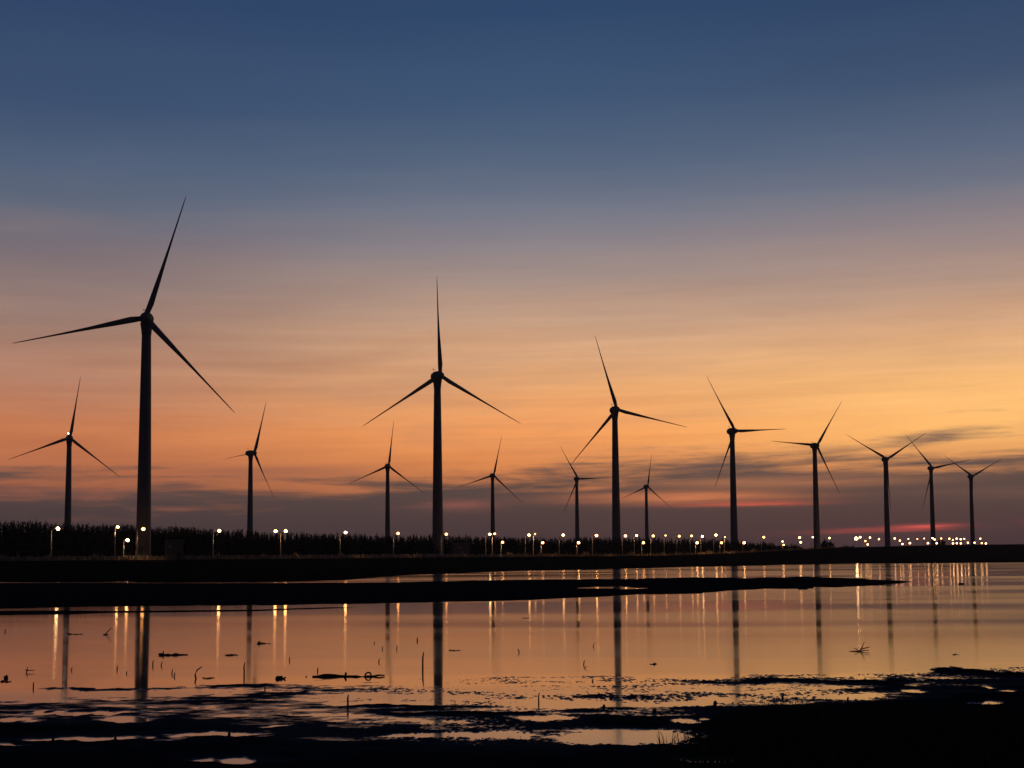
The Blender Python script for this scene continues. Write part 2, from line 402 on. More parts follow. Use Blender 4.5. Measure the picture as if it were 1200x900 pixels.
def mud_height(x, y):
    px, py = pixel(x, y, np.zeros_like(x))
    # --- foreground
    from_tab = np.zeros_like(px)
    ix = np.clip(np.searchsorted(TX, px)-1, 0, len(TX)-2); iy = np.clip(np.searchsorted(TY, py)-1, 0, len(TY)-2)
    TXa = np.array(TX, float); TYa = np.array(TY, float)
    fx = np.clip((px-TXa[ix])/(TXa[ix+1]-TXa[ix]), 0, 1); fy = np.clip((py-TYa[iy])/(TYa[iy+1]-TYa[iy]), 0, 1)
    B = (TB[iy, ix]*(1-fx)+TB[iy, ix+1]*fx)*(1-fy)+(TB[iy+1, ix]*(1-fx)+TB[iy+1, ix+1]*fx)*fy
    wx = px+22*fbm(x*.8, y*.5, 51, 4); wy = py+4.2*fbm(x*1.3, y*.5, 57, 4)
    for (bx, by, rw, rh, s) in BLOBS:
        sel = (np.abs(px-bx) < rw*2.6+20) & (np.abs(py-by) < rh*2.6+4)
        dd = ((wx[sel]-bx)/rw)**2+((wy[sel]-by)/rh)**2
        B[sel] += s*np.exp(-dd**1.5)
    n = 1.5*fbm(x*.36, y*.85, 3, 4)+.9*fbm(x*1.1, y*1.7, 11, 4)
    fz = np.clip((px-380)/120, 0, 1)
    fine = fbm(x*13, y*5.2, 23, 3)*fz+.7*fbm(x*3.2, y*4.6, 24, 3)*(1-fz)
    h = .020*(B+.9*n)+.036*fine*np.clip(1.15-np.abs(B)*.75, 0, 1)*np.clip(.55+1.4*fbm(x*.25, y*.35, 71, 2)+.5*(py < 822), .25, 1.2)
    h = np.where(B > 1.2, h+(B-1.2)*.08*(1+.6*fbm(x*.8, y*.5, 31, 4))*np.clip((py-795)/40, 0, 1), h)
    # --- the flat banks beyond
    yj = py+.9*fbm(x*.10, y*.05, 41, 4)+.5*fbm(x*.5, y*.2, 44, 3)
    brk = np.clip((px-640)/200, 0, 1)*np.clip((720-py)/10, 0, 1)
    yj = yj+brk*2.0*fbm(x*.16, y*.035, 49, 4)
    far = np.full_like(px, -3.0)
    far = np.maximum(far, inside(px, yj, BANK1))
    far = far-brk*np.clip(2.6*fbm(x*.10, y*.045, 83, 4)-.35, 0, 3)
    far = np.maximum(far, inside(px, py+.4*fbm(x*.3, y*.1, 47, 3), THIN))
    far = np.maximum(far, inside(px, yj*.6+py*.4, NEARSH))
    for (bx, by, rw, rh) in ((718, 689.4, 46, 1.5), (640, 691, 0.1, .1)):
        far = np.where(((px-bx)/rw)**2+((yj-by)/rh)**2 < 1, -.4, far)
    scale = y*y/(CAMZ*F)          # metres of depth per photo row
    hf = np.clip(far*scale*.012, -.12, .10)+np.clip(far-.4, 0, 3)*.01*fbm(x*.2, y*.1, 61, 3)
    k = np.clip((py-765)/8, 0, 1)
    return hf*(1-k)+h*k, px, py

def build_mudflat():
    q = np.concatenate([np.arange(4.0, 12, .4), np.arange(12.0, 75, .3), np.arange(75, 122, 2.0), np.arange(122, 268, .33), np.arange(268, 420, 4.0), np.arange(420, 1400, 60.)])
    X = np.concatenate([np.arange(-1500, -640, 8.0), np.arange(-640, 640, .95), np.arange(640, 1500, 8.0)])
    yy = (CAMZ*F/q)[::-1][:, None]; 
    XX = X[None, :]*yy/F; YY = yy+0*XX
    H, px, py = mud_height(XX, YY)
    H = np.where(q[::-1][:, None] > 300, .14, H)
    V = np.stack([XX, YY, H], -1).reshape(-1, 3)
    o = np_mesh('mudflat', V, grid_quads(len(q), len(X)), M['mud'])
    tag(o, 'dark wet tidal mudflat with puddles and low banks', None, None, 'structure')
build_mudflat()

# land behind: shoreline, gentle shore, embankment carrying the road
SHX = [-900, 0, 300, 400, 470, 600, 700, 800, 900, 1000, 1100, 1200, 1500, 2100]
SHY = [688, 682.4, 681.9, 680, 674.4, 669.2, 667.2, 664.6, 662.3, 660.6, 659.8, 659.2, 657, 652]
LDX = [-900, 0, 200, 400, 523, 700, 800, 900, 1000, 1100, 1200, 1500, 2100]
LDD = [250, 372, 400, 440, 500, 545, 600, 680, 800, 900, 1000, 1250, 1900]
TOPX = [0, 780, 880, 1000, 1100, 1200, 2000]
TOPZ = [3.5, 3.5, 4.6, 7.2, 8.6, 9.4, 10]
def lampD(px): return float(np.interp(px, LDX, LDD))
def topz(px): return float(np.interp(px, TOPX, TOPZ))
def land_xy(px, D):
    v = ray(px, 650.0); k = D/v[1]; return float(v[0]*k), D
def build_land():
    PX = np.arange(-900, 2101, 4.0)
    prof = None; rows = []
    offs = [0, .06, .12, .2, .3, .4, .5, .6, .7, .8, .9, 1.0]
    V = []
    for px in PX:
        sx, sy = ground(px, np.interp(px, SHX, SHY)); sy = float(sy)
        sy += 6*float(fbm(np.array(px*.02), np.array(1.3), 5, 4)); D = lampD(px); tz = topz(px)
        toe = max(sy+.3*(D-sy), D-45)
        seq = []
        seq.append((sy-6, -.35)); seq.append((sy, .02)); 
        for k in (.2, .4, .6, .8, 1.0): seq.append((sy+(toe-sy)*k, .05+.5*k+.12*float(fbm(np.array(px*.03), np.array(k*7), 8, 3))))
        for k in (.15, .3, .45, .6, .75, .9, 1.0):
            yy = toe+(D-12-toe)*k; kk = k*k*(3-2*k)
            seq.append((yy, .55+(tz-.55)*kk+.10*float(fbm(np.array(px*.05), np.array(k*9), 9, 3))*(k < 1)))
        for yy in (D-4, D+6, D+20, D+60, D+200, D+800, 3900): seq.append((yy, tz))
        rows.append(seq)
    for r in range(len(rows[0])):
        for c, px in enumerate(PX):
            yy, z = rows[c][r]; x, _ = land_xy(px, yy); V.append((x, yy, z))
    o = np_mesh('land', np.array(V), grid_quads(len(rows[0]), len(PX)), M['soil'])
    tag(o, 'dark low shore and embankment behind the tidal flat', None, None, 'structure')
    # road on top of the embankment
    V = []
    for off, in ((2.5,), (10.0,)):
        for px in PX:
            D = lampD(px); x, y = land_xy(px, D+off); V.append((x, y, topz(px)+.012))
    o = np_mesh('road', np.array(V), grid_quads(2, len(PX)), mat('asphalt', (.05, .05, .05), .9, .1, nscale=1.5, namp=.3))
    tag(o, 'dark road along the top of the embankment', None, None, 'structure')
build_land()

# ---------------------------------------------------------------- wind turbines
HUBH = 67.0; BL = 36.2; OVER = 2.7
def make_blade_mesh():
    mb = MB(); n = 12; rings = []
    st = [(0.9, 1.05, .95, 0), (2.0, 1.15, .92, 0), (4.0, 1.36, .7, 14), (7.0, 1.2, .42, 12), (10, 1.1, .30, 9), (15, .86, .22, 6), (20, .70, .17, 4), (25, .55, .12, 2), (30, .42, .09, 1), (34, .30, .06, 0), (36, .17, .04, 0), (36.4, .06, .02, 0)]
    for (r, c, th, tw) in st:
        b = len(mb.v); a0 = math.radians(tw+4)
        for k in range(n):
            a = 2*math.pi*k/n
            cz = c*(math.cos(a)*.5)*(1.3 if r < 8 else max(.85, 1.3-(r-8)*.03)); cy = th*.5*math.sin(a)*(1.2-.5*math.cos(a))
            cz -= c*.12*(r > 3)
            z = cz*math.cos(a0)-cy*math.sin(a0); y = cz*math.sin(a0)+cy*math.cos(a0)
            mb.v.append((r, y-.0009*r*r, z))
        rings.append(b)
    for a, b in zip(rings, rings[1:]):
        for j in range(n): mb.f.append((a+j, a+(j+1) % n, b+(j+1) % n, b+j))
    mb.f.append(tuple(rings[-1]+j for j in range(n)))
    return mb
_tw = MB(); hs = [0, 1.5, 8, 16, 24, 32, 40, 48, 56, 62, 65.2]
rr = [2.08, 2.05, 1.98, 1.9, 1.8, 1.7, 1.6, 1.49, 1.37, 1.28, 1.24]
def make_turbine():
    root = empty('wind_turbine', (0, 0, 0))
    mb = MB(); mb.tube([(0, 0, h) for h in hs], rr, 28)
    tw = mb.build('tower', M['tower'], root)
    d = MB(); d.box((0, -2.07, 2.6), (.95, .12, 2.1)); d.box((0, -2.9, 1.4), (1.3, 1.6, .12)); d.box((0, -3.8, .7), (1.1, .35, 1.4)); d.build('door', M['door'], tw, False)
    yaw = empty('_', (0, 0, 0))
    # nacelle: short, fat, direct drive, built facing -y and turned by yaw
    nb = MB(); nb.tube([(0, -1.2, HUBH), (0, -1.0, HUBH), (0, 0, HUBH+.05), (0, 1.2, HUBH+.08), (0, 2.4, HUBH+.05), (0, 3.2, HUBH), (0, 3.5, HUBH)], [1.5, 1.85, 1.9, 1.85, 1.7, 1.3, .6], 20)
    nb.tube([(0, 0, 62.4), (0, 0, 63.6), (0, 0, 64.8), (0, 0, 65.8)], [1.32, 1.42, 1.6, 1.75], 20)
    na = nb.build('nacelle', M['nacelle'], root)
    ms = MB(); ms.tube([(-.7, 1.6, HUBH+1.6), (-.7, 1.6, HUBH+3.1)], .07, 5); ms.tube([(-1.1, 1.6, HUBH+2.7), (-.3, 1.6, HUBH+2.7)], .05, 5); ms.ball((-1.1, 1.6, HUBH+2.85), .16, 6, 4); ms.build('wind_mast', M['steel'], na)
    hb = MB(); hb.tube([(0, -1.25, HUBH), (0, -1.5, HUBH), (0, -2.7, HUBH), (0, -3.6, HUBH), (0, -4.3, HUBH), (0, -4.6, HUBH)], [1.7, 1.62, 1.5, 1.2, .65, .15], 20)
    hu = hb.build('hub', M['nacelle'], root)
    bm_ = make_blade_mesh(); bl = bm_.build('blade', M['blade'], root)
    bpy.data.objects.remove(yaw)
    bl2 = bl.copy(); COL.objects.link(bl2); bl2.parent = root
    bl3 = bl.copy(); COL.objects.link(bl3); bl3.parent = root
    return root
def copy_tree(o, parent=None):
    c = o.copy(); COL.objects.link(c)
    if parent: c.parent = parent
    for ch in list(o.children): copy_tree(ch, c)
    return c
# hub pixel, blade tips, extra yaw, label
TURB = [
 ((170.8,372), [(218,229),(23,408),(272,487)], 13, 'tallest and nearest wind turbine, standing left beside the concrete hut', 0),
 ((516,440), [(514,325),(430,500),(613,495)], 27, 'second tallest wind turbine, one blade pointing straight up, near the middle', 0),
 ((723,480), [(696,394),(808,500),(671,543)], 22, 'third tallest wind turbine, right of centre, one blade reaching low and left', 0),
 ((861.5,505), [(828,442),(921,504),(838,573)], 25, 'medium wind turbine right of the third tallest, one blade level to the right', 0),
 ((957.5,522), [(989,473),(905,520),(987,581)], 26, 'wind turbine with one blade level to the left and one high right', 0),
 ((1039.5,538), [(986,516),(1083,510),(1036,601)], 18, 'wind turbine with two blades raised in a wide V, left of the beacon turbine', 0),
 ((1093,548.5), [(1057,515),(1138,541),(1077,598)], 18, 'small far right wind turbine with a white beacon lit on its nacelle', 1),
 ((1139.5,558), [(1105,538),(1177,540),(1139,606)], 20, 'rightmost wind turbine, its two blades raised in a V', 0),
 ((82,513), [(94,439),(14,540),(139,561)], 20, 'leftmost wind turbine, mid sized, with a white beacon lit on its nacelle', 1),
 ((298,531), [(312,473),(265,535),(323,585)], 66, 'wind turbine seen nearly side on, its nacelle pointing right, left of centre', 0),
 ((455.5,546), [(460,493),(406,566),(495,577)], 18, 'small distant wind turbine close left of the second tallest one', 0),
 ((578.5,557), [(587,508),(541,568),(610,586)], 18, 'small distant wind turbine just right of the second tallest one', 0),
 ((677.5,561), [(656,527),(716,560),(658,600)], 22, 'small distant wind turbine just left of the third tallest one, level right blade', 0),
 ((759,570), [(764,533),(730,579),(785,587)], 24, 'smallest wind turbine, just right of the third tallest one', 0)]
proto = make_turbine(); TPOS = []
for i, (hub, tips, b, label, beacon) in enumerate(TURB):
    v = ray(*hub); k = (3.4+HUBH-CAMZ)/v[2]; C = Vector((v[0]*k, v[1]*k, CAMZ+v[2]*k))
    best = None; tp = [q for q in tips if q[1] is not None]
    for sc_ in (.93, .95, .97, .99, 1.01):
      for bb in np.arange(b-4, b+5, 2.0):
        for ph in np.arange(0, 120, 1.0):
            A = np.radians(ph+np.array([0, 120, 240])); yy = math.radians(bb)
            wx = C.x+sc_*BL*np.cos(A)*math.cos(yy); wy = C.y+sc_*BL*np.cos(A)*math.sin(yy); wz = C.z+sc_*BL*np.sin(A)
            qx, qy = pixel(wx, wy, wz)
            e = sum(min((qx[j]-tx)**2+(qy[j]-ty)**2 for j in range(3)) for tx, ty in tp)
            if best is None or e < best[0]: best = (e, bb, math.radians(ph), sc_)
    b_fit = best[1]
    yaw = math.radians(b_fit); nrm = Vector((math.sin(yaw), -math.cos(yaw), 0))
    los = math.atan2(C.x, C.y); rel = yaw+los
    base = C-nrm*OVER; base.z = 3.4
    root = proto if i == 0 else copy_tree(proto)
    root.location = base
    tag(root, label, 'wind turbine', 'wind turbines standing behind the embankment')
    phi0 = best[2]; kk = 0
    for ch in root.children:
        if ch.name.startswith('tower'): continue
        if ch.name.startswith('blade'):
            ch.location = (nrm.x*OVER, nrm.y*OVER, HUBH)
            ch.rotation_euler = (math.radians(-58 if b > 50 else 4), -(phi0+kk*2*math.pi/3), yaw); kk += 1
            ch.scale = (best[3], 1.25, 1.25) if b > 50 else (best[3], 1, 1)
        else: ch.rotation_euler = (0, 0, yaw)
    if beacon:
        na = [c for c in root.children if c.name.startswith('nacelle')][0]
        mb = MB(); mb.tube([(-.5, 1.2, HUBH+1.9), (-.5, 1.2, HUBH+2.4)], .25, 8); bc = mb.build('beacon', M['lamp_house'], na)
        MB().ball((-.5, 1.0, HUBH+2.7), .40, 10, 6).build('beacon_lens', M['beacon'], bc)
    TPOS.append(base)

# ---------------------------------------------------------------- street lamps
def street_lamp(px, head_py, arm, D, rad, glow, lowr=False, heads=1):
    """lit lamp: pole foot at px-arm, lit head seen at (px, head_py)"""
    zt = at_depth(px, head_py, D); tz = topz(px)-.05
    armm = abs(arm)*D/F; sg = 1 if arm >= 0 else -1
    root = empty('street_lamp', (zt.x-sg*armm, D, tz)); H = zt.z-tz
    p = MB(); p.tube([(0, 0, -.3), (0, 0, .5), (0, 0, H*.55), (0, 0, H-.1)], [.15, .13, .10, .07], 8); p.tube([(0, 0, 0), (0, 0, .5)], [.2, .17], 8); p.build('pole', M['steel'], root)
    a = MB(); ends = [sg] if heads == 1 else [1, -1]
    for e in ends: a.tube([(0, 0, H-.6), (e*armm*.35, 0, H-.12), (e*armm*.8, 0, H+.16)], [.06, .05, .05], 6)
    a.build('arm', M['steel'], root)
    for e in ends:
        hd = MB(); X = e*max(armm, .25)
        hd.tube([(X-.55, 0, H+.2), (X-.4, 0, H+.26), (X+.35, 0, H+.26), (X+.5, 0, H+.2)], [.06, .2, .2, .06], 8, .5)
        h = hd.build('lamp_head', M['lamp_house'], root)
        MB().ball((X, 0, H), rad, 10, 8, (1, 1, .9)).build('lamp_globe', glow, h)
        if px < 860:                       # the lamp's own light on the verge below it
            ld = bpy.data.lights.new('lamp_light', 'SPOT'); ld.energy = 850; ld.color = (1, .55, .26); ld.spot_size = math.radians(112)
            ld.spot_blend = .6; ld.shadow_soft_size = .15
            lo = bpy.data.objects.new('lamp_light', ld); COL.objects.link(lo); lo.parent = h; lo.location = (X, 0, H-rad-.12)
    return root
def T(n): return ['the tallest turbine', 'the second tallest turbine', 'the third tallest turbine'][n]
LN = [  # px, py, arm px, radius, label   (upper row along the road, left to right)
 (68,619.5,7.5,.42,'lit street lamp below the leftmost turbine, leftmost of all the lamps'),
 (138,617.5,3,.36,'lit lamp among the tree tops, between the leftmost turbine and the tallest one'),
 (149.5,633,4.5,.42,'low lit lamp just left of the tallest turbine tower'),
 (168,620,7,.42,'lit street lamp shining directly in front of the tallest turbine tower'),
 (257,622,7,.40,'lone lit street lamp between the concrete hut and the side-on turbine'),
 (405,624,6.5,.40,'lone lit street lamp midway between the twin-headed lamp and the second tallest turbine'),
 (466.5,625,5.5,.40,'lit street lamp just right of the small turbine left of the second tallest one'),
 (523,626,6,.40,'lit street lamp at the right edge of the second tallest turbine tower'),
 (574,626,5,.36,'lit street lamp touching the left side of the small turbine right of centre'),
 (579.8,625.5,3,.34,'lit lamp directly before the small turbine just right of the second tallest'),
 (589,635.5,2,.40,'low lit lamp near the foot of the small turbine just right of the second tallest'),
 (620,627,4.5,.40,'upper lit lamp right of the small central turbine, left one of a close pair'),
 (627,625.8,2,.26,'fainter right lamp of a close pair right of the small central turbine'),
 (636,636,2,.42,'low lit lamp below and right of a close pair of lamps, near the centre'),
 (660,627,5,.40,'upper lit lamp left of the small turbine beside the third tallest'),
 (678,636,2,.42,'low lit lamp at the foot of the small turbine left of the third tallest'),
 (699,627.5,5,.44,'bright upper lamp just left of the third tallest turbine tower'),
 (733,628,4,.42,'upper lit lamp next to the right side of the third tallest turbine tower'),
 (746,627.5,3,.34,'upper lit lamp just left of the smallest turbine'),
 (754,636,2,.46,'low lit lamp at the foot of the smallest turbine'),
 (765.5,628,3,.44,'bright upper lamp just right of the smallest turbine'),
 (780,627.5,2,.22,'dim tiny upper lamp right of the smallest turbine'),
 (796,628.3,3,.42,'upper lit lamp midway between the smallest turbine and the medium turbine'),
 (810.5,628,2,.40,'upper lit lamp above and left of a low lamp, left of the medium turbine'),
 (817,636,2,.46,'low lit lamp farthest left of the medium turbine tower'),
 (823,628.6,2,.40,'upper lit lamp above and right of a low lamp, left of the medium turbine'),
 (839,627,3,.46,'bright upper lamp nearest the left side of the medium turbine tower'),
 (845.5,636,2,.46,'low lit lamp nearest the left side of the medium turbine tower'),
 (849.5,629.5,1,.18,'faintest tiny lamp almost touching the medium turbine tower on its left'),
 (872,636,2,.48,'low lit lamp just right of the medium turbine tower'),
 (895,629.5,3,.46,'upper lit lamp standing alone between the medium turbine and the level-left-blade turbine'),
 (917,634.5,1,.40,'left leaning lamp, upper one of a stacked pair above the end of the trees'),
 (918.3,638.5,1,.40,'lower lamp of a stacked pair above the end of the trees'),
 (937,630,2,.55,'upper lamp of the bright stacked pair left of the level-left-blade turbine'),
 (938.3,635.5,1,.50,'lower lamp of the bright stacked pair left of the level-left-blade turbine'),
 (952.5,629.5,2,.44,'lit lamp hugging the left side of the level-left-blade turbine tower'),
 (972,630.5,2,.50,'lit lamp over the dark shrubs right of the level-left-blade turbine'),
 (1003.5,631,2,.9,'biggest and brightest lamp, between the shrubs and the wide-V turbine'),
 (1008,629.5,1,.60,'lamp touching the right side of the brightest lamp'),
 (1014.2,634,1,.42,'lower left lamp of three right of the brightest lamp'),
 (1016.8,638,1,.50,'lowest lamp of three right of the brightest lamp'),
 (1019.5,630,1,.52,'upper lamp of three right of the brightest lamp'),
 (1030,631.8,1,.46,'single lamp left of the wide-V turbine tower'),
 (1048.5,631,1,.52,'upper lamp just right of the wide-V turbine tower'),
 (1054.5,633.5,1,.48,'middle lamp of a descending trio right of the wide-V turbine'),
 (1057.5,637.5,1,.54,'lowest lamp of a descending trio right of the wide-V turbine'),
 (1064.5,631.5,1,.34,'small upper lamp above a low bright one, between wide-V and beacon turbines'),
 (1066.3,636.5,1,.56,'low bright lamp midway between wide-V and beacon turbines'),
 (1075,631.5,1,.34,'small lamp alone left of the far right beacon turbine'),
 (1083,631,1,.36,'small upper lamp nearest left of the far right beacon turbine'),
 (1087.5,636.5,1,.58,'low bright lamp nearest left of the far right beacon turbine'),
 (1092.8,630.6,1,.54,'upper lamp in front of the far right beacon turbine, left of two touching'),
 (1095.3,632.3,1,.52,'upper lamp in front of the far right beacon turbine, right of two touching'),
 (1097.7,636.5,1,.58,'low bright lamp at the foot of the far right beacon turbine'),
 (1103,631,1,.44,'upper lamp over the dark bush right of the beacon turbine'),
 (1112.5,631.3,1,.50,'upper left lamp of the dense lamp cluster between the last two turbines'),
 (1116.5,632.8,1,.40,'upper dim lamp beside the top left one of the dense cluster'),
 (1116.8,636.8,1,.54,'lower left lamp of the dense lamp cluster between the last two turbines'),
 (1121,631.2,1,.52,'upper middle lamp of the dense lamp cluster between the last two turbines'),
 (1121.2,636.6,1,.52,'lower middle lamp of the dense lamp cluster between the last two turbines'),
 (1125.8,632,1,.54,'upper right lamp of the dense lamp cluster between the last two turbines'),
 (1126,636.8,1,.52,'lower right lamp of the dense lamp cluster between the last two turbines'),
 (1130,631.5,1,.42,'upper lamp just left of the rightmost turbine tower'),
 (1134.2,636,1,.54,'low lamp just left of the rightmost turbine tower'),
 (1142,636,1,.56,'low lamp at the foot of the rightmost turbine tower'),
 (1148.8,631.2,1,.48,'upper lamp right of the rightmost turbine'),
 (1150.5,636.5,1,.52,'low lamp right of the rightmost turbine, left of the last one'),
 (1155.3,636.8,1,.58,'last low lamp, farthest right of all the lamps')]
for (px, py, arm, r, label) in LN:
    D = lampD(px)
    if px > 1000: D += random.Random(int(px*7)).uniform(0, 60)
    r *= 1.12 if px < 900 else 1.02
    g = (M['lamp'], M['lamp_dim'], M['lamp'], M['lamp_white'])[int(px*1.7) % 4] if px < 900 else M['lamp_small']
    if label.startswith('biggest'): g = M['lamp_big']
    if label.startswith('lit lamp among'): D += 22
    if 'directly in front of the tallest' in label: D -= 12
    o = street_lamp(px, py, arm, D, r, g)
    tag(o, label, 'street lamp', 'lit lamps along the embankment road')
# the lamp with two heads
o = street_lamp(335, 622.3, 6, lampD(329), .47, M['lamp'], heads=2)
tag(o, 'street lamp carrying two lit heads on one pole, right of the side-on turbine', 'street lamp', 'lit lamps along the embankment road')

# ---------------------------------------------------------------- huts, guardrail, verge
def hut(px, D, w, h, dep, label):
    x, y = land_xy(px, D); root = empty('equipment_hut', (x, y, topz(px)), .25)
    MB().box((0, 0, h/2-.2), (w, dep, h+.4)).build('wall', M['concrete'], root, False)
    r = MB(); r.box((0, 0, h+.13), (w+.4, dep+.4, .25)); r.build('roof', M['roof'], root, False)
    d = MB(); d.box((w*.22, -dep/2-.03, 1.05), (1.0, .06, 2.1)); dd = d.build('door', M['door'], root, False)
    MB().box((w*.22+.38, -dep/2-.09, 1.05), (.05, .06, .18)).build('handle', M['steel'], dd, False)
    v = MB(); v.box((-w*.22, -dep/2-.02, h*.7), (.9, .04, .5)); v.build('vent', M['steel'], root, False)
    tag(root, label, 'hut', 'huts at the turbine feet')
hut(204, 392, 4.9, 5.2, 4.2, 'square concrete hut right of the tallest turbine tower')
hut(540, 512, 5.6, 5.0, 4.4, 'square concrete hut right of the second tallest turbine tower')

def guardrail():
    pts = []; px = -140.0
    while px < 620 and len(pts) < 98:
        x, y = land_xy(px, lampD(px)-8.0); z = topz(px)
        if not pts or (Vector((x, y, z))-pts[-1]).length >= 4.0: pts.append(Vector((x, y, z)))
        px += .5
    root = empty('guardrail', pts[0]); o0 = pts[0]
    r = MB(); r.tube([p-o0+Vector((0, 0, .95)) for p in pts], .09, 6); r.tube([p-o0+Vector((0, 0, .5)) for p in pts], .06, 6)
    r.build('rail', M['steel'], root)
    first = None
    for p in pts:
        if first is None:
            first = MB().tube([(0, 0, -.3), (0, 0, 1.15)], [.13, .11], 8).build('post', M['post'], root); c = first
        else:
            c = first.copy(); COL.objects.link(c); c.parent = root
        c.location = p-o0
    tag(root, 'low railing with pale posts along the water side of the embankment road', 'guardrail')
guardrail()

def leaves(V, rng, cx, cy, cz, sx, sy, sz, n, size):
    p = rng.normal(size=(n, 3)); p /= np.linalg.norm(p, axis=1)[:, None]; p *= rng.random((n, 1))**.45
    p = p*np.array([sx, sy, sz])+np.array([cx, cy, cz])
    a = rng.normal(size=(n, 3)); a /= np.linalg.norm(a, axis=1)[:, None]
    b = np.cross(a, rng.normal(size=(n, 3))); b /= np.linalg.norm(b, axis=1)[:, None]
    s = size*(.5+rng.random((n, 1)))
    V.append(np.stack([p-a*s, p+b*s*.7, p+a*s, p-b*s*.7], 1).reshape(-1, 3))
def quads_obj(name, V, m):
    V = np.concatenate(V); return np_mesh(name, V, np.arange(len(V)).reshape(-1, 4), m, False)

# windbreak wood behind the lamps: reads as one dark mass
def windbreak():
    rng = np.random.default_rng(5); V = []
    TLX = [-400, 0, 45, 70, 100, 150, 180, 215, 270, 330, 400, 500, 600, 700, 800, 850, 890, 920, 960]
    TLY = [604, 610.5, 611, 616, 615, 615, 620, 617, 622, 624.5, 626.5, 628.5, 629.5, 630.5, 631.5, 633, 636, 639.5, 642]
    px = -380.0
    while px < 940:
        D0 = lampD(px)
        for row in range(5):
            p = px+rng.uniform(-1.5, 1.5); D = D0+34+row*16+rng.uniform(-6, 6)
            top = np.interp(p, TLX, TLY)+abs(rng.normal())*1.3*(1+.25*row)+3.2*float(fbm(np.array(p*.06), np.array(row*.7), 91, 4))-.6-2.6*(rng.random() < .08)+.2
            P = at_depth(p, top, D); z0 = topz(p); H = P.z-z0
            if H < 2.0: continue
            R = rng.uniform(1.2, 3.0)*(.6+H/22); blunt = rng.choice([.6, .9, 1.3])
            lean = rng.uniform(-.03, .03)
            # trunk and a stack of thinning clumps
            mbv = []
            for k in range(int(9+H)):
                u = (k+.5)/(9+H); zz = z0+H*(.04+.94*u); rad = R*min(1.0, 1.3*(1-u))**blunt*rng.uniform(.6, 1.3)+.06
                leaves(V, rng, P.x+lean*H*u+rng.normal()*rad*.25, D+rng.normal()*rad*.25, zz, rad, rad, H*.05+.2, 9, .16+.40*(1-u))
            leaves(V, rng, P.x+lean*H, D, z0+H*.97, .07, .07, .6, 6, .15)
            for s_ in (0, 1):
                w = .13; V.append(np.array([[P.x-w*(1-s_), D-w*s_, z0-.3], [P.x+w*(1-s_), D+w*s_, z0-.3], [P.x+.03+lean*H*.8, D, z0+H*.8], [P.x-.03+lean*H*.8, D, z0+H*.8]]))
        px += rng.uniform(2.0, 4.2)
    o = quads_obj('windbreak_trees', V, M['foliage'])
    tag(o, 'dark continuous belt of pointed conifers behind the lamps', 'trees', None, 'stuff')
windbreak()

def bush(px, D, w, h, label, seed):
    rng = np.random.default_rng(seed); x, y = land_xy(px, D); z = topz(px)
    root = empty('bush', (x, y, z)); V = []
    for k in range(9):
        cx = rng.uniform(-.5, .5)*w; hh = h*rng.uniform(.6, 1.0)*(1-.5*abs(cx)/w)
        for q in range(6): leaves(V, rng, cx, rng.uniform(-1, 1), hh*(q+.5)/6, w*.16*(1.1-q/8), 1.2, hh*.14, 40, .32)
    f = quads_obj('foliage', V, M['foliage']); f.parent = root
    t = MB()
    for k in range(4): t.tube([(rng.uniform(-.3, .3)*w, 0, -.2), (rng.uniform(-.4, .4)*w, 0, h*.6)], [.12, .05], 5)
    t.build('stem', M['bark'], root)
    tag(root, label, 'bush', 'bushes on the far embankment')
bush(967, 815, 4.0, 5.4, 'dark ragged bush just right of the level-left-blade turbine tower', 1)
bush(973.5, 820, 3.6, 4.6, 'smaller dark bush below a lamp, second right of the level-left-blade turbine', 2)
bush(1104, 960, 4.4, 4.4, 'dark bush right of the far right beacon turbine tower', 3)

# lit dry grass and weeds along the rail
def verge():
    rng = np.random.default_rng(9); V = []
    px = -200.0
    while px < 1000:
        for k in range(5):
            p = px+rng.uniform(0, 1.5); D = lampD(p)-rng.uniform(1, 9); x, y = land_xy(p, D); z = topz(p)
            h = max(.15, rng.normal(.55, .35)+.7*max(0, math.sin(p*.35)+math.sin(p*.13)-.7)); a = rng.uniform(0, 3.14); w = rng.uniform(.12, .35)
            c, s = math.cos(a)*w, math.sin(a)*w; l = rng.normal()*.15
            V.append(np.array([[x-c, y-s, z-.1], [x+c, y+s, z-.1], [x+c*.3+l, y+s*.3, z+h], [x-c*.3+l, y-s*.3, z+h]]))
        px += .7
    o = quads_obj('roadside_grass', V, M['verge'])
    tag(o, 'dry grass and weeds lit orange beside the railing', 'grass', None, 'stuff')
verge()

